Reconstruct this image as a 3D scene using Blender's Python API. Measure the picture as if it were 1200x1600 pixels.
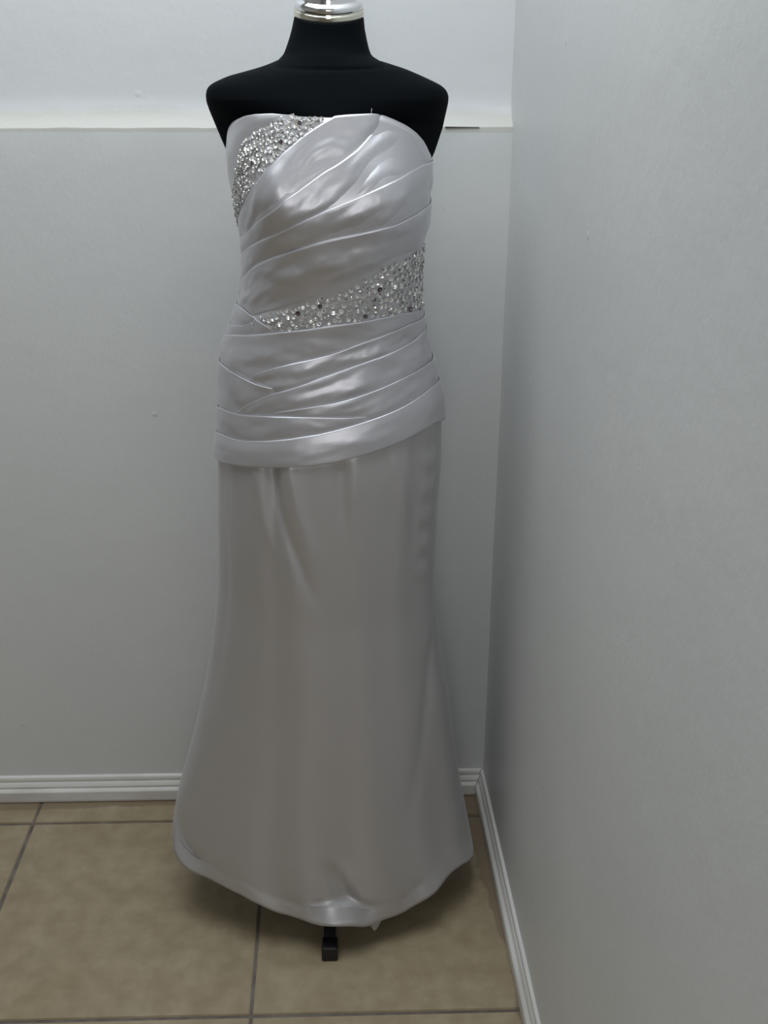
import bpy, bmesh, math, random
import numpy as np
from mathutils import Vector, Matrix, noise
random.seed(7)
SC = bpy.context.scene
for o in list(bpy.data.objects): bpy.data.objects.remove(o)
COL = SC.collection

# ---------------------------------------------------------------- camera
H, F, TH, YA, RO = 1.40, 1620.0, 0.388, 0.0511, 0.0036
fw = Vector((math.sin(YA)*math.cos(TH), math.cos(YA)*math.cos(TH), -math.sin(TH)))
r0 = Vector((math.cos(YA), -math.sin(YA), 0)); u0 = r0.cross(fw)
R2 = r0*math.cos(RO)+u0*math.sin(RO); U2 = -r0*math.sin(RO)+u0*math.cos(RO)
cd = bpy.data.cameras.new('camera'); cam = bpy.data.objects.new('camera', cd); COL.objects.link(cam)
cd.sensor_fit = 'VERTICAL'; cd.sensor_height = 36; cd.sensor_width = 27; cd.lens = F/1600*36; cd.clip_start = .05
cam.matrix_world = Matrix(((R2.x, U2.x, -fw.x, 0), (R2.y, U2.y, -fw.y, 0), (R2.z, U2.z, -fw.z, H), (0, 0, 0, 1)))
SC.camera = cam

# ---------------------------------------------------------------- world, light, exposure
W = bpy.data.worlds.new('world'); SC.world = W; W.use_nodes = True
W.node_tree.nodes['Background'].inputs[0].default_value = (.75, .85, 1, 1)
W.node_tree.nodes['Background'].inputs[1].default_value = .3
def area(name, loc, rot, sx, sy, power, col):
    l = bpy.data.lights.new(name, 'AREA'); l.shape = 'RECTANGLE'; l.size = sx; l.size_y = sy
    l.energy = power; l.color = col
    o = bpy.data.objects.new(name, l); COL.objects.link(o); o.location = loc; o.rotation_euler = rot
    return o
area('skylight', (-.30, 1.08, 2.48), (0, 0, 0), 1.25, 1.15, 19, (.90, .97, 1))
area('front_fill', (-.22, -3.15, 1.80), (math.radians(90), 0, 0), 1.0, 1.3, 14, (.97, .98, 1))  # unseen soft fill added behind the camera to brighten front-facing surfaces
SC.view_settings.view_transform = 'Standard'; SC.view_settings.look = 'None'
SC.view_settings.exposure = 0.10; SC.view_settings.gamma = 1; SC.view_settings.use_curve_mapping = False

# ---------------------------------------------------------------- helpers
def proj(P):
    P = np.asarray(P, float)-np.array([0, 0, H])
    z = P@np.array(fw); return np.stack([600+F*(P@np.array(R2))/z, 800-F*(P@np.array(U2))/z], -1)
def ray(x, y):
    return np.array(fw)*F+np.array(R2)*(x-600)+np.array(U2)*(800-y)
def on_plane_y(x, y, Y):
    d = ray(x, y); t = Y/d[1]; return np.array([d[0]*t, Y, H+d[2]*t])
def on_floor(x, y, z=0):
    d = ray(x, y); t = (z-H)/d[2]; return np.array([d[0]*t, d[1]*t, z])
def mesh_obj(name, verts, faces, mats, parent=None, smooth=True, mi=None):
    me = bpy.data.meshes.new(name); me.from_pydata([tuple(v) for v in verts], [], faces)
    for m in (mats if isinstance(mats, list) else [mats]): me.materials.append(m)
    me.polygons.foreach_set('use_smooth', [smooth]*len(me.polygons))
    if mi is not None: me.polygons.foreach_set('material_index', mi)
    me.update()
    o = bpy.data.objects.new(name, me); COL.objects.link(o)
    if parent: o.parent = parent; o.matrix_parent_inverse = Matrix.Translation(-parent.location)
    return o
def bm_obj(name, bm, mat, parent=None, smooth=False):
    me = bpy.data.meshes.new(name); bmesh.ops.recalc_face_normals(bm, faces=bm.faces)
    bm.to_mesh(me); bm.free(); me.materials.append(mat)
    me.polygons.foreach_set('use_smooth', [smooth]*len(me.polygons))
    o = bpy.data.objects.new(name, me); COL.objects.link(o)
    if parent: o.parent = parent; o.matrix_parent_inverse = Matrix.Translation(-parent.location)
    return o
def empty(name, loc, label=None, cat=None):
    o = bpy.data.objects.new(name, None); COL.objects.link(o); o.location = loc; o.empty_display_size = .05
    if label: o['label'] = label
    if cat: o['category'] = cat
    return o
def grid_faces(nr, nc, wrap=False, off=0):
    f = []
    for i in range(nr-1):
        for j in range(nc-1 if not wrap else nc):
            k = (j+1) % nc
            f.append((off+i*nc+j, off+i*nc+k, off+(i+1)*nc+k, off+(i+1)*nc+j))
    return f
def box_bm(bm, lo, hi, bev=0, seg=2):
    r = bmesh.ops.create_cube(bm, size=1)
    for v in r['verts']:
        v.co = Vector([lo[i]+(v.co[i]+.5)*(hi[i]-lo[i]) for i in range(3)])
    if bev:
        es = {e for v in r['verts'] for e in v.link_edges}
        bmesh.ops.bevel(bm, geom=list(es), offset=bev, segments=seg, affect='EDGES', profile=.5)

# ---------------------------------------------------------------- materials
def mat(name, col, rough=.5, metal=0, spec=.5):
    m = bpy.data.materials.new(name); m.use_nodes = True
    b = m.node_tree.nodes['Principled BSDF']
    b.inputs['Base Color'].default_value = (*col, 1); b.inputs['Roughness'].default_value = rough
    b.inputs['Metallic'].default_value = metal; b.inputs['Specular IOR Level'].default_value = spec
    return m, b, m.node_tree.nodes, m.node_tree.links
def nn(N, t, **k):
    n = N.new(t)
    for a, v in k.items():
        if a in n.inputs.keys() if hasattr(n.inputs, 'keys') else False: n.inputs[a].default_value = v
        else: setattr(n, a, v)
    return n
def noise_node(N, L, scale, detail=3, src='Object', stretch=None, rough=.5):
    tc = N.new('ShaderNodeTexCoord'); out = tc.outputs[src]
    if stretch:
        mp = N.new('ShaderNodeMapping'); mp.inputs['Scale'].default_value = stretch
        L.new(out, mp.inputs['Vector']); out = mp.outputs[0]
    n = N.new('ShaderNodeTexNoise'); n.inputs['Scale'].default_value = scale; n.inputs['Detail'].default_value = detail
    n.inputs['Roughness'].default_value = rough
    L.new(out, n.inputs['Vector']); return n
def ramp(N, L, src, stops):
    r = N.new('ShaderNodeValToRGB'); L.new(src, r.inputs[0])
    while len(r.color_ramp.elements) < len(stops): r.color_ramp.elements.new(.5)
    for e, (p, c) in zip(r.color_ramp.elements, stops):
        e.position = p; e.color = (*c, 1) if len(c) == 3 else c
    return r
def bump(N, L, b, src, strength, dist, chain=None):
    n = N.new('ShaderNodeBump'); n.inputs['Strength'].default_value = strength; n.inputs['Distance'].default_value = dist
    L.new(src, n.inputs['Height'])
    if chain: L.new(chain.outputs[0], n.inputs['Normal'])
    L.new(n.outputs[0], b.inputs['Normal']); return n
def mixc(N, L, fac, a, b, mode='MIX'):
    m = N.new('ShaderNodeMix'); m.data_type = 'RGBA'; m.blend_type = mode
    for i, s in ((0, fac), (6, a), (7, b)):
        if isinstance(s, (int, float)): m.inputs[i].default_value = s
        elif isinstance(s, tuple): m.inputs[i].default_value = (*s, 1)
        else: L.new(s, m.inputs[i])
    return m.outputs[2]
def mth(N, L, op, a, b=None, clamp=False):
    m = N.new('ShaderNodeMath'); m.operation = op; m.use_clamp = clamp
    for i, s in ((0, a), (1, b)):
        if s is None: continue
        if isinstance(s, (int, float)): m.inputs[i].default_value = s
        else: L.new(s, m.inputs[i])
    return m.outputs[0]

def wall_mat(name, cream=False, rough=.55, base=.67):
    m, b, N, L = mat(name, (.74, .745, .74), rough, 0, .35)
    n1 = noise_node(N, L, 2.2, 4); c = ramp(N, L, n1.outputs[0], [(.3, (base-.02, base-.01, base-.01)), (.7, (base+.02, base+.02, base+.015))])
    col = c.outputs[0]
    if cream:   # the upper wall has a lighter coat; the strip of old cream paint on the sill
        g = N.new('ShaderNodeNewGeometry'); s = N.new('ShaderNodeSeparateXYZ'); L.new(g.outputs['Position'], s.inputs[0])
        nz = noise_node(N, L, 9, 4, stretch=(1, 1, .3)); wob = mth(N, L, 'MULTIPLY', nz.outputs[0], .022)
        zz = mth(N, L, 'SUBTRACT', s.outputs[2], wob)
        up = mth(N, L, 'MULTIPLY', mth(N, L, 'SUBTRACT', 1.362, zz), 70, True)
        lowm = mth(N, L, 'MULTIPLY', mth(N, L, 'SUBTRACT', s.outputs[2], 1.331), 900, True)
        col = mixc(N, L, lowm, col, (.715, .725, .735)); col = mixc(N, L, mth(N, L, 'MULTIPLY', up, lowm), col, (.60, .592, .555))
    # faint grime freckles
    n2 = noise_node(N, L, 60, 2); sp = ramp(N, L, n2.outputs[0], [(.74, (0, 0, 0)), (.80, (1, 1, 1))])
    col = mixc(N, L, mth(N, L, 'MULTIPLY', sp.outputs[0], .25), col, (.5, .48, .45))
    L.new(col, b.inputs['Base Color'])
    nb = noise_node(N, L, 14, 6, rough=.65); b1 = bump(N, L, b, nb.outputs[0], .35, .004)
    nb2 = noise_node(N, L, 160, 3, stretch=(1, 1, .35)); b2 = bump(N, L, b, nb2.outputs[0], .07, .0010, b1)
    v = N.new('ShaderNodeTexVoronoi'); v.inputs['Scale'].default_value = 7; tc = N.new('ShaderNodeTexCoord'); L.new(tc.outputs['Object'], v.inputs['Vector'])
    vr = ramp(N, L, v.outputs['Distance'], [(.0, (1, 1, 1)), (.045, (0, 0, 0))])
    bump(N, L, b, vr.outputs[0], .5, .0025, b2)
    return m
M_wall = wall_mat('wall_paint'); M_wallb = wall_mat('wall_paint_sill', True)
M_wallr = wall_mat('wall_paint_side', rough=.42, base=.705)
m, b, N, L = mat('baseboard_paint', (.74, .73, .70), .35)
n = noise_node(N, L, 5, 5, stretch=(1, 1, 3)); c = ramp(N, L, n.outputs[0], [(.32, (.62, .60, .56)), (.55, (.76, .75, .72))])
n2 = noise_node(N, L, 16, 3, stretch=(1, 1, 6)); sc = ramp(N, L, n2.outputs[0], [(.72, (0, 0, 0)), (.77, (1, 1, 1))])
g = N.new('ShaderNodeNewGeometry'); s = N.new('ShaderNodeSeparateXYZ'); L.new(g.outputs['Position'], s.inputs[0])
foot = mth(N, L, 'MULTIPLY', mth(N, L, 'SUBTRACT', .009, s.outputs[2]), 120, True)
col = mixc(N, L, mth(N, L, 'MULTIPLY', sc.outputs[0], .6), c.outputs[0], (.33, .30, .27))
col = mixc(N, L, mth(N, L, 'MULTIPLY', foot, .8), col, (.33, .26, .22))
L.new(col, b.inputs['Base Color']); M_base = m
M_dim = mat('taupe_wall_paint', (.60, .59, .57), .7)[0]
M_crack = mat('crack_dark', (.05, .045, .04), .9)[0]
# floor tile
def tile_mat():
    m, b, N, L = mat('beige_tile', (.5, .42, .3), .32, 0, .45)
    n1 = noise_node(N, L, 4.5, 6, 'Object', rough=.62)
    g = N.new('ShaderNodeNewGeometry'); s = N.new('ShaderNodeSeparateXYZ'); L.new(g.outputs['Position'], s.inputs[0])
    n1 = N.new('ShaderNodeTexNoise'); n1.inputs['Scale'].default_value = 7; n1.inputs['Detail'].default_value = 6; n1.inputs['Roughness'].default_value = .62
    L.new(g.outputs['Position'], n1.inputs['Vector'])
    c = ramp(N, L, n1.outputs[0], [(.28, (.335, .265, .17)), (.5, (.37, .30, .20)), (.72, (.41, .34, .235))])
    n3 = N.new('ShaderNodeTexNoise'); n3.inputs['Scale'].default_value = 28; n3.inputs['Detail'].default_value = 4
    L.new(g.outputs['Position'], n3.inputs['Vector'])
    c3 = ramp(N, L, n3.outputs[0], [(.35, (.86, .84, .80)), (.65, (1.04, 1.03, 1))])
    col = mixc(N, L, .7, c.outputs[0], c3.outputs[0], 'MULTIPLY')
    # dirt along the two baseboards
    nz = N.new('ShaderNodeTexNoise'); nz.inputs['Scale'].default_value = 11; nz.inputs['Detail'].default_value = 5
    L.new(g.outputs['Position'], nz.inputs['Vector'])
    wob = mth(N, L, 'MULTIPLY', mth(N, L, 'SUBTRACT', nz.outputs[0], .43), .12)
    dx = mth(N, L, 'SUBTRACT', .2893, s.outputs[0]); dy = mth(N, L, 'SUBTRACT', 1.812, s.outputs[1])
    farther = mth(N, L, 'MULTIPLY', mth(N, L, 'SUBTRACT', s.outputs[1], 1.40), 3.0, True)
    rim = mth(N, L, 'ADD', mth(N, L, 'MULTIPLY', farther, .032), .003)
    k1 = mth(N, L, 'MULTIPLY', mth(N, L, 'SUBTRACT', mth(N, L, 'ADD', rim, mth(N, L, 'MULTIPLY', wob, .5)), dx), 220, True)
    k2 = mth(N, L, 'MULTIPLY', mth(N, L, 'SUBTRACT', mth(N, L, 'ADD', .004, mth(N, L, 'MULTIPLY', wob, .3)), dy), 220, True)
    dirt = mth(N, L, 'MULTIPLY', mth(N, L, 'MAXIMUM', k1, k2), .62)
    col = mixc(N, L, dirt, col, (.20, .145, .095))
    # little stains and chips
    vs = N.new('ShaderNodeTexVoronoi'); vs.inputs['Scale'].default_value = 3.1; L.new(g.outputs['Position'], vs.inputs['Vector'])
    sp = ramp(N, L, vs.outputs['Distance'], [(.0, (1, 1, 1)), (.014, (1, 1, 1)), (.02, (0, 0, 0))])
    col = mixc(N, L, mth(N, L, 'MULTIPLY', sp.outputs[0], .7), col, (.13, .09, .06))
    L.new(col, b.inputs['Base Color'])
    rr = ramp(N, L, n3.outputs[0], [(.3, (.34, .34, .34)), (.7, (.46, .46, .46))]); L.new(rr.outputs[0], b.inputs['Roughness'])
    bump(N, L, b, n3.outputs[0], .15, .0015)
    return m
M_tile = tile_mat()
m, b, N, L = mat('grout', (.26, .22, .19), .9)
n = noise_node(N, L, 30, 4); c = ramp(N, L, n.outputs[0], [(.35, (.13, .105, .09)), (.65, (.21, .18, .155))]); L.new(c.outputs[0], b.inputs['Base Color']); M_grout = m
# fabrics
def satin(name, col, rough=.34, metal=.6):
    m, b, N, L = mat(name, col, rough, metal, .5)
    n = noise_node(N, L, 420, 2, stretch=(1, 1, 1)); bump(N, L, b, n.outputs[0], .08, .0006)
    b.inputs['Sheen Weight'].default_value = .15; b.inputs['Sheen Roughness'].default_value = .4
    return m
M_satin = satin('silver_satin', (.59, .58, .61))
M_skirt = satin('silver_satin_skirt', (.525, .508, .515), .40, .55)
M_lining = satin('lining_satin', (.5, .5, .5), .5, .2)
m, b, N, L = mat('bead_ground', (.52, .52, .54), .42, .35); M_ground = m
n = noise_node(N, L, 220, 3); bump(N, L, b, n.outputs[0], .4, .002)
M_seq = mat('silver_sequin', (.84, .83, .82), .16, .9)[0]
M_seq2 = mat('pearl_sequin', (.76, .74, .72), .32, .45)[0]
M_seq3 = mat('dark_bead', (.10, .06, .06), .2, .6)[0]
M_thread = mat('loose_thread', (.75, .74, .76), .6)[0]
m, b, N, L = mat('black_jersey', (.0022, .0035, .0050), .8, 0, .08)
n = noise_node(N, L, 500, 2); bump(N, L, b, n.outputs[0], .15, .0006)
M_black = m
M_chrome = mat('polished_chrome', (.86, .86, .88), .07, 1)[0]
M_brass = mat('chrome_rim', (.72, .70, .60), .09, 1)[0]
M_steel = mat('black_painted_steel', (.008, .008, .009), .35)[0]
M_plastic = mat('black_rubber', (.006, .006, .0065), .45)[0]

# ---------------------------------------------------------------- setting
XW, XB, YW, YB, ZL, HB = .3064, .2893, 1.8268, 1.8097, 1.340, .0583
TA, TB, G1, G2 = -.6284, -.1492, 1.7453, 1.2538
SL = -.0174/1.9064*2          # the back wall runs a hair askew
yback = lambda x, y0: y0+SL*(x-XW)
ZLx = lambda x: ZL+(-.0091)*(XW-x)/1.9064
XL, YF, ZC = -2.6, -3.2, 2.52
def structure(o): o['kind'] = 'structure'; return o
# back wall: thicker below, stepping back over a rounded sill
xs = np.linspace(XL, XW+.06, 90); prof = []
for z in np.linspace(0, 1, 26): prof.append((0, z, True))
for a in np.linspace(0, 90, 7)[1:]:
    A = math.radians(a); prof.append((.002*(1-math.cos(A))*1, 1+.002*math.sin(A), None))
prof += [(.006, 1.004, None), (.012, 1.0075, None), (.018, 1.012, None), (.023, 1.018, None), (.0265, 1.026, None), (.028, 1.04, None)]
for z in np.linspace(1.08, 2.0, 14): prof.append((.028, z, None))
V = []
for d, z, fl in prof:
    for x in xs:
        zl = ZLx(x); zz = z*zl if fl else zl+(z-1)*zl
        w = .0012*noise.noise(Vector((x*5, zz*4, 0)))+.0006*noise.noise(Vector((x*17, zz*13, 4)))
        e = (.0018*noise.noise(Vector((x*22, 3, 0)))) if (fl is None and z < 1.012) else 0
        V.append((x, yback(x, YW)+d+w, zz+e))
wb = structure(mesh_obj('wall_back', V, grid_faces(len(prof), len(xs)), M_wallb))
# dark gap where the sill meets the wall, right of the form
V = []; xa = on_plane_y(696, 197.5, YW)[0]; xb = on_plane_y(749, 197.5, YW)[0]
for i in range(14):
    x = xa+(xb-xa)*i/13; zc = ZLx(x)+.0008; t = .0011*(1-.75*i/13)
    V += [(x, yback(x, YW)-.0022, zc-t*.6), (x, yback(x, YW)-.0022, zc+t), (x, yback(x, YW)+.012, zc-t*.6), (x, yback(x, YW)+.012, zc+t)]
fc = []
for i in range(13):
    k = i*4; fc += [(k, k+4, k+5, k+1), (k+1, k+5, k+7, k+3), (k+2, k+3, k+7, k+6), (k, k+2, k+6, k+4)]
fc += [(0, 1, 3, 2), (52, 54, 55, 53)]
o = mesh_obj('crack', V, fc, M_crack, wb)
# right wall
ys = np.linspace(YF, YW+.06, 120); zs = np.linspace(0, ZC, 70); V = []
for z in zs:
    for y in ys:
        w = .0016*noise.noise(Vector((y*4, z*3, 9)))+.0006*noise.noise(Vector((y*15, z*11, 2)))
        cove = 0
        V.append((XW+w, y, z))
structure(mesh_obj('wall_right', V, grid_faces(len(zs), len(ys)), M_wallr))
def slab(name, lo, hi, m):
    bm = bmesh.new(); box_bm(bm, lo, hi); return structure(bm_obj(name, bm, m))
slab('wall_left', (XL-.1, YF, 0), (XL, YW+.2, ZC), M_dim)
slab('wall_front', (XL, YF-.1, 0), (XW, YF, ZC), M_dim)
# ceiling around the skylight opening
cl = structure(empty('ceiling', (0, 0, ZC)))
bm = bmesh.new()
ox0, ox1, oy0, oy1 = -.95, .30, .48, 1.68
for lo, hi in (((XL, YF, ZC), (XW, oy0, ZC+.1)), ((XL, oy1, ZC), (XW, YW+.1, ZC+.1)), ((XL, oy0, ZC), (ox0, oy1, ZC+.1)), ((ox1, oy0, ZC), (XW, oy1, ZC+.1))):
    box_bm(bm, lo, hi)
bm_obj('plaster', bm, M_wall, cl)
# floor: grout bed with tiles laid on it
fl = structure(mesh_obj('floor', [(XL, YF, -.0025), (XW+.02, YF, -.0025), (XW+.02, YW+.08, -.0025), (XL, YW+.08, -.0025),
     (XL, YF, -.05), (XW+.02, YF, -.05), (XW+.02, YW+.08, -.05), (XL, YW+.08, -.05)],
     [(0, 1, 2, 3), (7, 6, 5, 4), (0, 4, 5, 1), (1, 5, 6, 2), (2, 6, 7, 3), (3, 7, 4, 0)], M_grout, smooth=False))
TX, TY, GW = TB-TA, G1-G2, .0033
ylines = [YB+.01]+[G1-i*TY for i in range(11)]; xlines = [XB+.006]+[TB-i*TX for i in range(6)]
for i in range(len(ylines)-1):
    for j in range(len(xlines)-1):
        y1, y0, x1, x0 = ylines[i], ylines[i+1], xlines[j], xlines[j+1]
        x0 = max(x0, XL); y0 = max(y0, YF)
        if y1-y0 < .02 or x1-x0 < .02: continue
        bm = bmesh.new(); sh = random.uniform(-.0008, .0008)
        lo = [x0+GW, y0+GW, -.012]; hi = [x1-GW, y1-GW, 0]
        box_bm(bm, lo, hi)
        top = [e for e in bm.edges if all(v.co.z > -.001 for v in e.verts)]
        bmesh.ops.bevel(bm, geom=top, offset=.0014, segments=2, affect='EDGES')
        for v in bm.verts: v.co.y = v.co.y+SL*(v.co.x-XW)+sh*.6; v.co.x += sh
        bm_obj('tile', bm, M_tile, fl)
# baseboards, moulded profile: (stand-out, height)
t = XW-XB
PR = [(0, HB+.001), (.0035, HB), (.0055, HB-.001), (.0065, HB-.004), (.0066, HB-.0085), (.0048, HB-.0105), (.0050, HB-.0125), (.0075, HB-.0150),
      (.0098, HB-.0200), (.0104, HB-.0225), (.0094, HB-.0245), (.0080, HB-.0258), (.0105, HB-.0268), (.0150, HB-.0290), (t, HB-.0315), (t, .004), (t-.002, 0), (0, 0)]
def baseboard(name, p0, p1, nrm, m, cut=0):
    V = []; n = 40
    for i in range(n):
        u = i/(n-1)
        for d, z in PR:
            e = d*cut if i == n-1 else 0
            dirv = Vector((p1[0]-p0[0], p1[1]-p0[1], 0)).normalized()
            q = Vector((p0[0]+(p1[0]-p0[0])*u, p0[1]+(p1[1]-p0[1])*u, 0))+Vector(nrm)*d-dirv*e
            zz = z+(.0006*noise.noise(Vector((u*9, z*10, 1))) if z > .01 else 0)
            V.append((q.x, q.y, zz))
    k = len(PR); f = grid_faces(n, k); f += [tuple(range(k)), tuple(range((n-1)*k, n*k))]
    o = structure(mesh_obj(name, V, f, m, smooth=False))
    return o
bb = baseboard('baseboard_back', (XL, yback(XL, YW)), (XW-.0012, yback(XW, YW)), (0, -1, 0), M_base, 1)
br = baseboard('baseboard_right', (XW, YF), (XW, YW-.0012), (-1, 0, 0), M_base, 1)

# ---------------------------------------------------------------- body as a surface of (phi, z)
YM = 1.58
class Body:
    """sil: rows (y, left x, right x) in the photograph at the plane of the form; bf / bb: (z, depth)."""
    def __init__(s, sil, bf, bb, n=2.2, yc=YM, extra=None, sw=15):
        Z, Lx, Rx = [], [], []
        for y, l, r in sil:
            a = on_plane_y(l, y, yc); b = on_plane_y(r, y, yc); Z.append((a[2]+b[2])/2); Lx.append(a[0]); Rx.append(b[0])
        o = np.argsort(Z); s.Z = np.array(Z)[o]; s.L = np.array(Lx)[o]; s.R = np.array(Rx)[o]
        s.bf = np.array(sorted(bf)); s.bb = np.array(sorted(bb)); s.n = n; s.yc = yc; s.extra = extra
        # smooth dense tables
        zz = np.linspace(s.Z[0], s.Z[-1], 700)
        def sm(v, w):
            k = np.hanning(w); k /= k.sum(); p = np.pad(v, w//2, mode='edge'); p[:w//2] = 2*v[0]-v[1:w//2+1][::-1]; p[-(w//2):] = 2*v[-1]-v[-w//2-1:-1][::-1][:w//2]; return np.convolve(p, k, 'valid')[:len(v)]
        s.zz = zz; s.l = sm(np.interp(zz, s.Z, s.L), sw); s.r = sm(np.interp(zz, s.Z, s.R), sw)
        s.f = sm(np.interp(zz, s.bf[:, 0], s.bf[:, 1]), 61); s.b = sm(np.interp(zz, s.bb[:, 0], s.bb[:, 1]), 61)
    def raw(s, ph, z):
        ph = np.asarray(ph, float); z = np.asarray(z, float)
        l = np.interp(z, s.zz, s.l); r = np.interp(z, s.zz, s.r); f = np.interp(z, s.zz, s.f); b = np.interp(z, s.zz, s.b)
        S, C = np.sin(ph), np.cos(ph); e = 2/(s.n if not callable(s.n) else s.n(z))
        x = (l+r)/2+(r-l)/2*np.sign(S)*np.abs(S)**e
        d = np.sign(C)*np.abs(C)**e
        y = s.yc-np.where(C > 0, f, b)*d
        if s.extra is not None:
            ex, ey = s.extra(ph, z); x = x+ex; y = y+ey
        return np.stack([x, y, z+0*x], -1)
    def normal(s, ph, z):
        e = 1e-3
        du = s.raw(ph+e, z)-s.raw(ph-e, z); dv = s.raw(ph, z+e)-s.raw(ph, z-e)
        n = np.cross(du, dv); n /= np.linalg.norm(n, axis=-1, keepdims=True)+1e-12
        n = n*1.0; return n
    def pt(s, ph, z, off=0):
        p = s.raw(ph, z); n = s.normal(ph, z); return p+n*np.asarray(off)[..., None]
    def inv(s, pts, lo=-90, hi=90):
        if not hasattr(s, 'tab'):
            a = np.radians(np.arange(-92, 92.1, 1)); z = np.arange(s.zz[0], s.zz[-1], .004)
            A, Zg = np.meshgrid(a, z); s.A, s.Zg = A, Zg; s.tab = proj(s.raw(A, Zg))
        out = []
        for q in pts:
            d = ((s.tab-np.array(q[:2]))**2).sum(-1); i = np.unravel_index(np.argmin(d), d.shape)
            ph, z = s.A[i], s.Zg[i]
            for _ in range(6):
                e = 1e-4; p0 = proj(s.raw(ph, z)); J = np.stack([(proj(s.raw(ph+e, z))-p0)/e, (proj(s.raw(ph, z+e))-p0)/e], 1)
                r = np.array(q[:2])-p0; dl = np.linalg.lstsq(J.T@J+np.eye(2)*1e-1*np.trace(J.T@J)*1e-3, J.T@r, rcond=None)[0]
                ph += np.clip(dl[0], -.03, .03); z += np.clip(dl[1], -.01, .01); ph = np.clip(ph, -1.6, 1.6)
            out.append((ph, z))
        return np.array(out)
def curve(body, pts, left=None, right=None, smooth=True):
    """pixel polyline -> z(phi) sampled; left/right: slope (m per rad) used beyond the ends."""
    q = body.inv(pts); q = q[np.argsort(q[:, 0])]
    ph, z = q[:, 0], q[:, 1]
    keep = np.concatenate([[True], np.diff(ph) > 1e-3]); ph, z = ph[keep], z[keep]
    PH = PHI; out = np.interp(PH, ph, z)
    if smooth:
        k = np.hanning(7); k /= k.sum(); o2 = np.convolve(np.pad(out, 3, mode='edge'), k, 'valid')
        inside = (PH > ph[0]+.05) & (PH < ph[-1]-.05); out = np.where(inside, o2, out)
    sl = left if left is not None else 0.0; sr = right if right is not None else 0.0
    out = np.where(PH < ph[0], z[0]+sl*np.maximum(PH-ph[0], -1.2), out)
    out = np.where(PH > ph[-1], z[-1]+sr*np.minimum(PH-ph[-1], 1.2), out)
    return out
PHI = np.radians(np.concatenate([np.arange(-180, -100, 4), np.arange(-100, 100, .8), np.arange(100, 180.1, 4)]))
NP = len(PHI)

sil_dress = [(150, 357, 672), (180, 357, 672), (215, 357, 671), (235, 357, 671), (260, 360, 671), (300, 367, 669), (330, 374, 668), (350, 378, 664), (385, 381, 658),
 (420, 381, 656), (440, 380, 655), (470, 374, 656), (480, 370, 657), (500, 363, 661), (523, 355, 665), (540, 350, 669), (562, 346, 674), (590, 345, 682), (620, 344, 688),
 (650, 343, 690), (680, 342, 690), (712, 340, 690), (760, 340, 690), (800, 340, 688)]
bfD = [(1.45, .085), (1.36, .10), (1.30, .118), (1.25, .128), (1.20, .122), (1.12, .106), (1.06, .10), (1.0, .108), (.92, .120), (.85, .128), (.7, .130)]
bbD = [(1.45, .09), (1.36, .10), (1.25, .095), (1.12, .080), (1.06, .082), (.95, .11), (.85, .125), (.7, .13)]
def bust(ph, z):
    S = np.sin(ph); C = np.clip(np.cos(ph), 0, 1)
    g = .018*(np.exp(-((ph-.62)/.34)**2)+np.exp(-((ph+.62)/.34)**2))*np.exp(-((z-1.255)/.055)**2)
    return 0*g, -g*C
B = Body(sil_dress, bfD, bbD, 2.25, extra=bust)

# ---------------------------------------------------------------- dress form (black torso)
sil_form = [(14, 461, 567), (28, 459.5, 568.5), (45, 456, 570), (60, 452, 573), (72, 448, 575.5), (82, 444.5, 578.5), (88, 441, 582), (93, 435, 591), (100, 422, 611), (106, 405, 630),
 (112, 384, 645), (119, 358, 661), (126, 342, 676), (131, 332, 686), (136, 326, 693), (142, 323, 698), (150, 322, 700.5), (160, 323, 700), (175, 328, 697), (200, 338.5, 691.5), (220, 347, 685), (238, 355, 679),
 (255, 362, 671), (275, 366, 668), (300, 372, 664), (350, 383, 659), (385, 386, 653), (440, 385, 650), (480, 375, 652), (523, 360, 660), (562, 351, 669), (600, 350, 677), (650, 349, 684), (700, 350, 680), (730, 360, 668), (800, 372, 658), (840, 380, 650)]
bfF = [(1.53, .050), (1.46, .052), (1.44, .058), (1.42, .068), (1.39, .080), (1.36, .090), (1.30, .110), (1.25, .120), (1.20, .114), (1.12, .098), (1.06, .092), (1.0, .100), (.92, .112), (.86, .105), (.7, .095)]
bbF = [(1.53, .050), (1.46, .060), (1.42, .085), (1.39, .095), (1.36, .095), (1.25, .087), (1.12, .072), (1.06, .074), (.95, .10), (.85, .115), (.7, .12)]
BF = Body(sil_form, bfF, bbF, lambda z: 2.25-.85*np.clip((z-1.265)/.03, 0, 1)*np.clip((1.385-z)/.03, 0, 1), extra=lambda p, z: (0*z, bust(p, z)[1]*.9+0), sw=7)
TILT = -.30
form = empty('dress_form', (on_floor(514, 1440)[0], YM, 0), 'black headless dress form with chrome neck cap on a black stand, wearing the silver dress', 'mannequin')
ph = np.radians(np.arange(-180, 180, 3)); z0, z1 = BF.zz[0]+.01, on_plane_y(514, 22, YM)[2]
zs = np.concatenate([np.linspace(z0, 1.2, 60), np.linspace(1.2, 1.33, 26)[1:], np.linspace(1.33, z1, 150)[1:]])
P, Zg = np.meshgrid(ph, zs); V = BF.raw(P, Zg)
# the neck is cut sloping down to the front
neckb = z1-.055
k = np.clip((V[..., 2]-neckb)/(z1-neckb), 0, 1)
V[..., 2] += k*(V[..., 1]-YM)*-TILT
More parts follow.
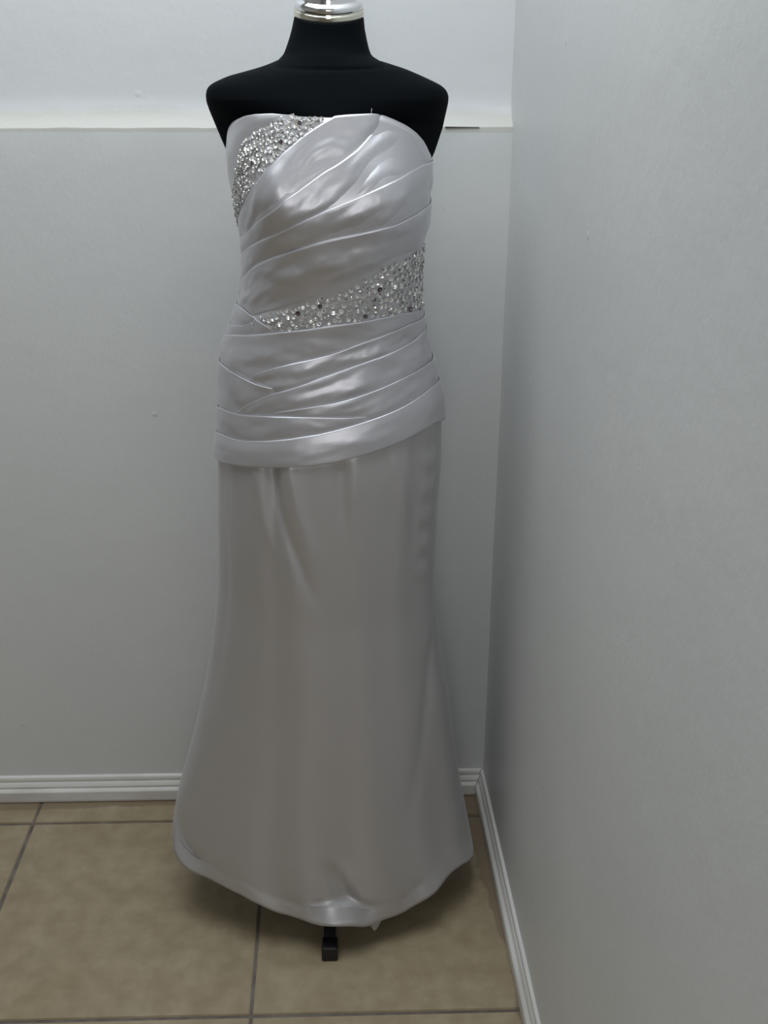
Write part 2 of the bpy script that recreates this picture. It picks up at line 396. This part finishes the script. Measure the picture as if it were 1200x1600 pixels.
# neck seam, a shallow groove
zg = on_plane_y(514, 92, YM)[2]+(V[..., 1]-YM)*.22
g = np.exp(-((V[..., 2]-zg)/.0022)**2)*.0016
ctr = np.array([V[..., 0].mean(), YM]); nrm = BF.normal(P, Zg); V = V-nrm*g[..., None]
V = V.reshape(-1, 3); f = grid_faces(len(zs), len(ph), True)
f.append(tuple(range(len(ph)))[::-1]); f.append(tuple(range((len(zs)-1)*len(ph), len(zs)*len(ph))))
torso = mesh_obj('torso', V, f, M_black, form)
# chrome neck cap, turned profile tilted with the neck
def lathe(name, prof, M, mats, parent, n=64, mi=None, sx=1, sy=1):
    V = []; 
    for r, z in prof:
        for i in range(n):
            a = 2*math.pi*i/n; V.append(M@Vector((r*sx*math.cos(a), r*sy*math.sin(a), z)))
    f = grid_faces(len(prof), n, True); f.append(tuple(range(n))[::-1]); f.append(tuple(range((len(prof)-1)*n, len(prof)*n)))
    return mesh_obj(name, V, f, mats, parent)
top_l = on_plane_y(460, 18, YM); top_r = on_plane_y(568, 15, YM)
rc = (top_r[0]-top_l[0])/2; cx = (top_r[0]+top_l[0])/2
MT = Matrix.Translation((cx, YM, z1-.001))@Matrix.Rotation(math.atan(.32), 4, 'X')
capo = lathe('neck_cap', [(rc*.98, -.004), (rc+.0005, -.003), (rc+.001, 0), (rc+.001, .0075), (rc*.995, .0095)], MT, M_brass, form, sy=.96)
lathe('neck_cap_dome', [(rc*.99, .0095), (rc*.985, .016), (rc*.95, .0195), (rc*.86, .0215), (rc*.84, .023), (rc*.84, .030), (rc*.78, .036), (rc*.50, .040), (rc*.46, .044), (rc*.44, .052), (rc*.36, .060), (rc*.2, .064), (.003, .065)], MT, M_chrome, form, sy=.96)
# stand
def tube(bm, pts, w, n=4, rot=math.pi/4, flat=1.0, caps=True):
    rings = []
    for i, p in enumerate(pts):
        p = Vector(p); d = (Vector(pts[min(i+1, len(pts)-1)])-Vector(pts[max(i-1, 0)])).normalized()
        up = Vector((0, 0, 1)) if abs(d.z) < .95 else Vector((0, 1, 0)); s = d.cross(up).normalized(); u = s.cross(d)
        ww = w[i] if isinstance(w, (list, tuple)) else w
        rings.append([bm.verts.new(p+s*math.cos(rot+2*math.pi*k/n)*ww+u*math.sin(rot+2*math.pi*k/n)*ww*flat) for k in range(n)])
    for a, b2 in zip(rings[:-1], rings[1:]):
        for k in range(n): bm.faces.new((a[k], a[(k+1) % n], b2[(k+1) % n], b2[k]))
    if caps: bm.faces.new(rings[0]); bm.faces.new(rings[-1][::-1])
foot = on_floor(515.5, 1502, 0); cxm = foot[0]+.004
bm = bmesh.new(); tube(bm, [(cxm, YM, .17), (cxm, YM, .60), (cxm, YM, BF.zz[0]+.03)], .014, 20); bm_obj('pole', bm, M_steel, form, True)
bm = bmesh.new(); tube(bm, [(cxm, YM, .13), (cxm, YM, .135), (cxm, YM, .20), (cxm, YM, .205)], [.018, .024, .024, .018], 20); bm_obj('hub', bm, M_steel, form, True)
for k in range(3):
    if k == 0: d = Vector((foot[0]-cxm, foot[1]-YM+.012, 0)); Lg = d.length; d.normalize()
    else: a = math.radians(-90+120*k); d = Vector((math.cos(a), math.sin(a), 0)); Lg = .185
    c = Vector((cxm, YM, 0)); pts = [c+d*.016+Vector((0, 0, .165)), c+d*(Lg*.35)+Vector((0, 0, .12)), c+d*(Lg*.72)+Vector((0, 0, .045)), c+d*(Lg*.9)+Vector((0, 0, .020)), c+d*Lg+Vector((0, 0, .0145))]
    bm = bmesh.new(); tube(bm, pts, .0145, 4)
    bmesh.ops.bevel(bm, geom=list(bm.edges), offset=.0015, segments=2, affect='EDGES'); lg = bm_obj('leg', bm, M_steel, form)
    bm = bmesh.new(); box_bm(bm, (-.0140, -.013, 0), (.0140, .017, .0285), .0035, 3)
    q = Matrix.Translation(c+d*Lg)@Matrix.Rotation(math.atan2(d.y, d.x)+math.pi/2, 4, 'Z'); bm.transform(q)
    bm_obj('foot_cap', bm, M_plastic, lg)

# ---------------------------------------------------------------- the dress
dress = empty('dress', (cxm, YM, 0), 'strapless floor-length silver grey satin dress with crossed pleats and sequinned panels', 'dress')
def wr(ph, z, k, amp):     # long soft wrinkles running with the drape
    return 1.15*amp*noise.noise(Vector((ph*2.6+k*7.3, z*38, k)))+amp*.42*noise.noise(Vector((ph*5+k*3.1, z*75, k+5)))+amp*.12*noise.noise(Vector((ph*14+k*3.1, z*90, k+9)))

neck = curve(B, [(357, 226), (358, 210), (360.5, 200), (366, 192), (373, 187), (384, 182), (400, 179), (425, 178), (450, 180), (480, 182), (520, 182.5), (545, 180), (580, 178.5), (600, 181), (615, 187), (635, 197), (650, 208), (662, 222), (668, 235), (671, 250)], .07, -.05)
hemt = curve(B, [(341, 713), (353, 722), (387, 727.5), (437, 729), (480, 727.5), (520, 722), (553, 713.5), (587, 703), (620, 690), (653, 673), (675, 659), (690, 650)], .0, .0)
C = {}
C['P1'] = curve(B, [(376, 357), (380.5, 329), (387, 315), (395.5, 300), (406, 284), (418, 268), (430, 255), (445, 239), (460, 226), (475, 213), (490, 202.5), (505, 193), (520, 184.5), (532, 175)], 0, .12)
C['P2'] = curve(B, [(380, 376), (387.5, 367.5), (405, 346.5), (433, 325.5), (450, 311), (468, 299), (492, 281), (517, 264), (540, 249), (559, 234), (575, 215), (590, 195), (600, 172)], 0, .12)
C['P3'] = curve(B, [(382, 397), (401.5, 380), (429.5, 366.5), (457.5, 353), (482, 341), (510, 329), (535, 319), (559, 310), (580, 300.5), (601, 290.5), (620, 280.5), (636, 270), (655, 258), (669, 247)], 0, .04)
C['P4'] = curve(B, [(382, 438), (390, 427), (400, 417), (430, 400), (455, 391), (480, 384), (493, 379.5), (533, 369.5), (560, 364.5), (580, 360), (597, 355), (615, 350), (632, 342), (650, 332.5), (660, 325), (669, 317)], 0, .03)
C['P5'] = curve(B, [(376, 500), (403, 491.5), (433, 483), (463, 474), (492, 464), (520, 454), (550, 441), (580, 426), (600, 414), (620, 403), (640, 394), (658, 385)], -.02, .03)
C['Q1'] = curve(B, [(373, 473), (380, 480), (386.7, 486), (399, 496), (416.7, 508), (435, 520), (460, 535)], -.005, -.3)
C['Q0'] = curve(B, [(363, 507), (372, 509.5), (383, 510), (391, 507), (397, 503.5)], 0, -.2)
C['H1'] = curve(B, [(355, 523), (370, 524), (386.7, 524), (410, 522), (436.7, 519), (478, 514), (520, 507), (557, 503), (593, 496), (625, 489), (657, 480)], 0, .02)
C['H2'] = curve(B, [(370, 603), (388, 593), (407, 582), (430, 575), (457, 568), (482, 563), (507, 557), (530, 549.5), (553, 540), (580, 530), (607, 519.5), (635, 507), (659, 494)], 0, .02)
C['Q2'] = curve(B, [(345, 562), (350, 568), (357, 574), (372, 584), (388, 593.5), (400, 599), (413, 603.5), (432, 608), (451, 611.5), (480, 625)], -.02, -.2)
C['H3'] = curve(B, [(350, 655), (373, 642), (393, 630), (410, 622), (427, 615), (451, 609), (478, 600), (503, 590), (528, 581), (553, 572), (580, 562.5), (607, 552), (625, 543), (640, 534), (652, 524), (663, 512)], 0, .02)
C['H4'] = curve(B, [(380, 652), (403, 647.5), (437, 643.5), (463, 640), (487, 636), (512, 632), (537, 626), (563, 618), (587, 609.5), (604, 602), (620, 594.5), (637, 586), (653, 577), (664, 569), (673, 560)], 0, .03)
C['Q3'] = curve(B, [(344, 633), (350, 637), (357, 641), (377, 647), (397, 649), (420, 650), (450, 651), (487, 652), (520, 652.5), (553, 652.5), (580, 650.5), (603, 648), (640, 650)], -.02, -.1)
C['H5'] = curve(B, [(343, 670), (350, 677), (360, 682), (372, 686), (387, 688.5), (420, 688.5), (453, 685.5), (478, 681.5), (503, 677.5), (528, 671), (553, 664), (580, 655), (607, 645), (622, 638), (637, 630), (652, 620), (667, 608), (678, 599), (685, 590)], -.02, .03)

base_top = neck-.002
# ground layer under everything, from the neckline down to the hips
def strip(name, body, T, Bt, m, parent, hT=.004, hB=.001, rows=12, k=0, amp=.0016, roll=True, tuck=.007, mask=None, fold_bottom=False, fade=None, phr=None):
    """one folded band between the curves T (folded edge) and Bt (lying under its neighbour)"""
    ok = (T-Bt) > .0012
    if mask is not None: ok &= mask
    idx = np.where(ok)[0]
    if not len(idx): return None
    runs = np.split(idx, np.where(np.diff(idx) > 1)[0]+1); run = max(runs, key=len)
    a, b2 = max(run[0]-1, 0), min(run[-1]+2, NP); I = np.arange(a, b2)
    ph = PHI[I]; t = T[I]; bt = np.minimum(Bt[I], t-.0004)
    low = bt-(0 if fold_bottom else tuck)
    wdt = t-bt
    jj = np.arange(len(I)); endt = np.minimum(np.where(a > 0, np.clip(jj/3, .08, 1), 1), np.where(b2 < NP, np.clip((len(I)-1-jj)/3, .08, 1), 1))
    hh = hT*np.clip(wdt/.012, .35, 1)*endt
    if fade is not None: hh = hh*fade[I]+.0006*(1-fade[I])
    kk = np.hanning(45); kk /= kk.sum(); ts = np.convolve(np.pad(T, 22, mode='edge'), kk, 'valid')[I]
    rowsP = []
    if roll:
        rowsP.append(body.pt(ph, t-.006, 0*hh+.0003)); rowsP.append(body.pt(ph, t-.002, np.maximum(hh-.0022, .0004)))
        rowsP.append(body.pt(ph, t-.0002, np.maximum(hh-.0016, .0006))); rowsP.append(body.pt(ph, t+.0003, np.maximum(hh-.0008, .0008)))
    for r in range(rows):
        s = r/(rows-1); s2 = s**1.0
        z = t+(low-t)*s2
        hB_ = hB*np.clip(wdt/.012, .3, 1)*endt
        prof = hh+(hB_-hh)*min(1, s*1.05) if not fold_bottom else hh+(hB_-hh)*s
        w = np.array([wr(p_, z_-tt_, k, amp) for p_, z_, tt_ in zip(ph, z, ts)])
        env = math.sin(math.pi*min(1, s*1.0+.02))**.7 if 0 < s < 1 else 0
        puff = .0016*math.sin(math.pi*min(s*1.0, 1))*np.clip(wdt/.03, 0, 1)
        o = prof+puff+w*env*np.clip(wdt/.025, 0, 1)
        rowsP.append(body.pt(ph, z, np.maximum(o, .0004)))
    if fold_bottom:
        rowsP.append(body.pt(ph, low-.0006, hB_-.0006)); rowsP.append(body.pt(ph, low-.0002, np.maximum(hB_-.0014, .0002))); rowsP.append(body.pt(ph, low+.004, 0*hh+.0002))
    V = np.stack(rowsP).reshape(-1, 3)
    return mesh_obj(name, V, grid_faces(len(rowsP), len(I)), m, parent)

zlow = np.full(NP, .90)
strip('bodice', B, base_top, hemt+.02, M_satin, dress, hT=.0022, hB=-.0006, rows=60, k=3, amp=.0, tuck=0)['label'] = 'smooth satin foundation of the bodice'
# side panel left of the beads
A_ = curve(B, [(464, 180.5), (443, 187), (421, 196.5), (408, 204), (397, 210.5), (386.5, 217), (382, 227), (379, 240), (376, 254), (372, 268), (370, 282), (369.5, 300), (369.8, 318), (374.5, 349)], .0, .25)
sp = np.minimum(neck, neck); spB = np.maximum(A_, C['P1'])
strip('side_panel', B, neck, spB, M_satin, dress, hT=.0032, hB=.0028, rows=14, k=1, amp=.0012, fold_bottom=True, mask=(PHI > -2.9) & (A_ < neck))
# bead ground patches
mk = (PHI > -1.62) & (PHI < 1.2)
bd1T = np.minimum(A_+.004, neck-.001); bd1B = C['P1']
p1 = strip('beaded_panel', B, bd1T, bd1B, M_ground, dress, hT=.0026, hB=.0012, rows=14, k=5, amp=.0006, mask=mk, roll=False); p1['label'] = 'grey sequinned panel at the bust'
lowQ = np.maximum(C['Q1'], np.maximum(C['Q0'], C['H1']))
p2 = strip('beaded_panel', B, C['P5']+.004, lowQ, M_ground, dress, hT=.0016, hB=.0010, rows=14, k=6, amp=.0012, roll=False, mask=(PHI > -1.5)); p2['label'] = 'grey sequinned band at the waist'
# pleats
order = ['P1', 'P2', 'P3', 'P4', 'P5', 'Q1', 'Q0', 'H1', 'H2', 'Q2', 'H3', 'H4', 'Q3', 'H5']
Tc = {k: np.minimum(C[k], neck) for k in order}
ampt = {'P1': .0026, 'P2': .0024, 'P3': .0026, 'P4': .0034, 'H1': .0022, 'H2': .0036, 'H3': .0026, 'H4': .0026, 'Q2': .002, 'Q3': .0014, 'H5': .0012, 'Q1': .001, 'Q0': .001}
for i, kx in enumerate(order):
    if kx == 'P5': continue
    lower = [Tc[j] for j in order[i+1:]]; lower.append(hemt)
    if kx in ('P1', 'P2', 'P3', 'P4'):
        # what lies over these: later bodice pleats, the bead band's edge, the cross fold
        low = np.maximum.reduce(lower)
    else: low = np.maximum.reduce(lower)
    fb = kx in ('P4', 'H5')
    fade = None
    if kx == 'P2': fade = 1-np.clip((PHI-.12)/.35, 0, 1)*.97
    msk = None
    if kx in ('Q1', 'Q0'): msk = PHI < 0
    o = strip('pleat', B, Tc[kx], low, M_satin, dress, hT=.0052, hB={'P4': .0022, 'H5': .0065}.get(kx, .0009), rows=22, k=10+i, amp=ampt[kx], fold_bottom=fb, fade=fade, mask=msk)
# ---- sequins
def sequins(name, n, cond, dmin, rad, label, off=.0024, lo=-1.6, hi=1.6, zr=(1.0, 1.4), glint=.1, bias=0):
    pts = []; tries = 0; P2 = []
    while len(pts) < n and tries < n*70:
        tries += 1; ph = random.uniform(lo, hi); z = random.uniform(*zr)
        if not cond(ph, z): continue
        p = B.raw(ph, z)
        if P2 and min(((np.array(P2)-p)**2).sum(1)) < dmin**2: continue
        P2.append(p); pts.append((ph, z))
    V, Fc, mi = [], [], []
    for ph, z in pts:
        p = Vector(B.pt(ph, z, off+random.uniform(-.0002, .0009))); nr = Vector(B.normal(ph, z))
        nr = (nr+Vector([random.gauss(0, .20) for _ in range(3)])).normalized()
        s = nr.cross(Vector((0, 0, 1))).normalized(); u = nr.cross(s); r = rad*random.uniform(.8, 1.12)
        k = len(V); ns = 10
        r1 = random.random(); mtl = 2 if r1 < .03 else (1 if r1 < .62 else 0)
        for q, (rr, hz) in enumerate(((1, .0011), (.55, .0003), (.22, .0002))):
            for a in range(ns):
                t_ = 2*math.pi*a/ns; V.append(p+(s*math.cos(t_)+u*math.sin(t_))*r*rr+nr*hz)
        for q in range(2):
            for a in range(ns):
                Fc.append((k+q*ns+a, k+q*ns+(a+1) % ns, k+(q+1)*ns+(a+1) % ns, k+(q+1)*ns+a)); mi.append(mtl)
        # seed bead at the centre: a faceted crystal
        k = len(V); rb = r*.42
        for a in range(6):
            t_ = math.pi/3*a; V.append(p+(s*math.cos(t_)+u*math.sin(t_))*rb+nr*.0008)
        for a in range(6):
            t_ = math.pi/3*a+.5; V.append(p+(s*math.cos(t_)+u*math.sin(t_))*rb*.55+nr*.0022)
        for a in range(6):
            Fc.append((k+a, k+(a+1) % 6, k+6+(a+1) % 6, k+6+a)); mi.append(0 if random.random() < .85 else 2)
        Fc.append(tuple(k+6+a for a in range(6))); mi.append(0)
    o = mesh_obj(name, V, Fc, [M_seq, M_seq2, M_seq3], None, False, mi)
    o['kind'] = 'stuff'; o['label'] = label
    return o
def attach(o, par):
    o.parent = par; o.matrix_parent_inverse = par.matrix_world.inverted()
fz = lambda arr: (lambda p: float(np.interp(p, PHI, arr)))
nA, nP1, nN, nP5, nLQ = fz(A_), fz(C['P1']), fz(neck), fz(C['P5']), fz(lowQ)
s1 = sequins('sequins', 330, lambda p, z: nP1(p)+.003 < z < min(nA(p)-.001, nN(p)-.003), .0050, .0032, 'silver sequins and crystals at the bust', off=.0042, lo=-1.62, hi=.5, zr=(1.15, 1.4))
s2 = sequins('sequins', 520, lambda p, z: nLQ(p)+.003 < z < nP5(p)-.0045, .0068, .0037, 'silver sequins in the waist band', off=.0026, lo=-1.3, hi=2.0, zr=(.95, 1.25))
for s_, p_ in ((s1, p1), (s2, p2)):
    s_.parent = p_; s_.matrix_parent_inverse = Matrix.Translation(-dress.location)
bpy.context.view_layer.update()
for s_ in (s1, s2): s_.matrix_parent_inverse = s_.parent.matrix_world.inverted()

# ---- skirt
sil_skirt = [(660, 344, 688), (700, 342, 688), (730, 341.5, 687), (794, 341, 681), (860, 342, 679), (900, 342, 678), (925, 339.5, 679), (962, 335.6, 682), (1019, 328, 688), (1056, 321.5, 695), (1109, 310, 702), (1146, 301, 707),
 (1195, 287.5, 713.5), (1223, 279.5, 718), (1258, 273, 725), (1285, 273, 730), (1310, 276, 735), (1335, 280, 739), (1370, 284, 741), (1420, 288, 742)]
bfS = [(.95, .116), (.86, .124), (.75, .126), (.6, .128), (.45, .138), (.3, .152), (.2, .163), (.1, .176), (0, .185)]
bbS = [(.95, .115), (.86, .12), (.7, .125), (.5, .135), (.3, .16), (.15, .18), (0, .19)]
FOLDS = [ # phi at top, phi at hem, outward amp at top, at hem, width top, width hem
 (-.62, -.45, .0035, .010, .10, .22), (-.50, -.26, -.0055, -.012, .07, .16), (-.36, -.02, .004, .008, .10, .18), (.10, .16, -.002, -.010, .16, .13),
 (.22, .34, .002, .010, .12, .14), (.62, .66, .003, .004, .10, .12), (.85, .95, -.003, -.010, .10, .16), (1.15, 1.12, .003, .006, .1, .12), (-1.15, -.95, -.003, -.008, .14, .18), (-1.5, -1.4, .0, .0, .2, .2),
 (2.0, 2.0, .003, .02, .2, .2), (2.5, 2.5, -.003, -.02, .2, .2), (3.0, 3.0, .003, .02, .2, .2), (-2.2, -2.2, .003, .02, .2, .2), (-2.7, -2.7, -.003, -.02, .2, .2)]
ZT = .93
def folds(ph, z):
    u = np.clip((ZT-z)/(ZT-.04), 0, 1); d = 0*ph
    for p0, p1_, a0, a1, w0, w1 in FOLDS:
        c = p0+(p1_-p0)*u; w = w0+(w1-w0)*u; a = a0*(1-u)**1.5+a1*u**2.2*.8
        if abs(p0) < 1.8: a = a*.75
        d = d+a*np.exp(-((ph-c)/w)**2)
    return d*np.sin(ph), -d*np.cos(ph)
BS = Body(sil_skirt, bfS, bbS, 2.15, extra=folds)
hem_px = [(277, 1300), (284, 1325), (295, 1344), (308, 1358), (328, 1371), (350, 1384), (378, 1398), (404, 1410), (435, 1423), (465, 1433.5), (492, 1440), (530, 1443), (573, 1444.5), (600, 1436), (631, 1424), (650, 1411), (667.5, 1398), (685, 1380), (703.5, 1362), (722, 1349), (738, 1338)]
def crease(pts, amp, w, fin=.03, fout=.05):
    qq_ = BS.inv(pts); o_ = np.argsort(qq_[:, 1]); return (qq_[o_, 1], qq_[o_, 0], amp, w, fin, fout)
CR = [crease([(424, 715), (427, 740), (436, 790), (455, 850), (474, 900), (500, 960)], -.0034, .050, .01, .12),
      crease([(448, 715), (452, 740), (466, 800), (486, 860), (508, 920)], .0026, .060, .01, .12),
      crease([(396, 715), (402, 750), (414, 810), (428, 860), (440, 920)], .0022, .055, .01, .12),
      crease([(556, 705), (554, 760), (556, 830), (560, 900)], .0018, .05, .02, .1), crease([(530, 715), (532, 770), (534, 830)], -.0016, .05, .02, .08),
      crease([(612, 700), (622, 745), (634, 800), (640, 850)], .0022, .05, .02, .06),
      crease([(678, 890), (675, 1000), (661, 1130), (648, 1230), (634, 1330)], -.0028, .085, .12, .12),
      crease([(515, 1345), (534, 1385), (552, 1412)], -.0045, .045, .03, .015), crease([(535, 1340), (556, 1385), (578, 1415)], .0035, .06, .04, .015)]

hem = curve(BS, hem_px, 0, 0); hem = np.maximum(hem+.62*.026*np.exp(-(np.abs(PHI-.09)/.155)**3), .012)
nr_ = 150; u = np.linspace(0, 1, nr_)
tp = np.full(NP, 0.)+hemt+.045; P = np.tile(PHI, (nr_, 1)); U = np.tile(u[:, None], (1, NP)); Zg = tp[None]*(1-U)+hem[None]*U
wk = np.zeros_like(P)
for i in range(nr_):
    for j in range(NP):
        p_, z_ = P[i, j], Zg[i, j]
        wk[i, j] = .0014*noise.noise(Vector((p_*5, z_*3.2, 0)))+.0007*noise.noise(Vector((p_*9, z_*16, 3)))*max(0, 1-(.95-z_)*2)
# hem kicks out where the stand's foot and the turned-up edge push it
dist = (Zg-hem[None])
kf = lambda p: .029*np.exp(-(np.abs(p-.09)/.165)**3)+.015*np.exp(-((p+1.08)/.24)**2)+.008*np.exp(-((p-.75)/.20)**2)+.005*np.exp(-((p+.32)/.12)**2)
kick = kf(P)
hw = .030+.004*np.sin(P*9)
kd = kick*np.clip(1-dist/hw, 0, 1)
seam = -.0006*np.exp(-((dist-.026-.003*np.sin(P*23))/.004)**2)
pk = .0011*np.sin(P*37+np.sin(P*11)*2)*(np.exp(-((P+.95)/.25)**2)+np.exp(-((P-.65)/.25)**2)+np.exp(-((P+.1)/.2)**2))*np.exp(-((dist-.026)/.010)**2)*np.clip(np.cos(P), 0, 1)
cr = np.zeros_like(P)
for zc_, pc_, am_, w_, fi_, fo_ in CR:
    e_ = np.clip((zc_[-1]-Zg)/fi_, 0, 1)*np.clip((Zg-zc_[0])/fo_, 0, 1)
    cr += am_*e_*np.exp(-((P-np.interp(Zg, zc_, pc_))/w_)**2)
cr += .0016*np.sin(Zg*2*math.pi/.047+P*5)*np.exp(-((P-1.02)/.10)**2)*np.clip((Zg-.62)/.08, 0, 1)
OFF = .001+cr+wk+kd+seam+pk-.007*np.clip((Zg-hemt[None]-.003)/.012, 0, 1)
V = BS.pt(P, Zg, OFF)
rowsV = [V[i] for i in range(nr_)]
rowsV.append(BS.pt(PHI, hem-.0008, OFF[-1]-.0012)); rowsV.append(BS.pt(PHI, hem+.0005, OFF[-1]-.0028)); rowsV.append(BS.pt(PHI, hem+.026, OFF[-1]*.6-.0045))
sk = mesh_obj('skirt', np.stack(rowsV).reshape(-1, 3), grid_faces(len(rowsV), NP), M_skirt, dress)
# lining with one corner hanging out below the hem
lin = hem+.010; phd = BS.inv([(585, 1446)])[0][0]
lin = lin-.032*np.clip(1-np.abs(PHI-phd)/.075, 0, 1)
rowsV = []
for s in np.linspace(0, 1, 24):
    z = .5*(1-s)+lin*s; rowsV.append(BS.pt(PHI, z, 0*PHI-.008+.009*np.exp(-((PHI-phd)/.08)**2)*s))
rowsV.append(BS.pt(PHI, lin+.0005, 0*PHI-.0095+.009*np.exp(-((PHI-phd)/.08)**2)))
mesh_obj('lining', np.stack(rowsV).reshape(-1, 3), grid_faces(len(rowsV), NP), M_lining, dress)
# loose threads
def thread(p):
    bm = bmesh.new(); tube(bm, p, .00035, 5); return bm_obj('thread', bm, M_thread, dress, True)
for a, b2 in (((391, 741), (399, 730)), ((397, 743), (402, 733))):
    qa, qb = BS.inv([a, b2]); pa = BS.pt(*qa, .003); pb = BS.pt(*qb, .003); thread([pa, (pa+pb)/2-[0, .001, 0], pb])
qa = B.inv([(579, 181)])[0]; pa = B.pt(*qa, .004); thread([pa, pa+[0, -.001, .004], pa+[.0005, -.002, .0085]])
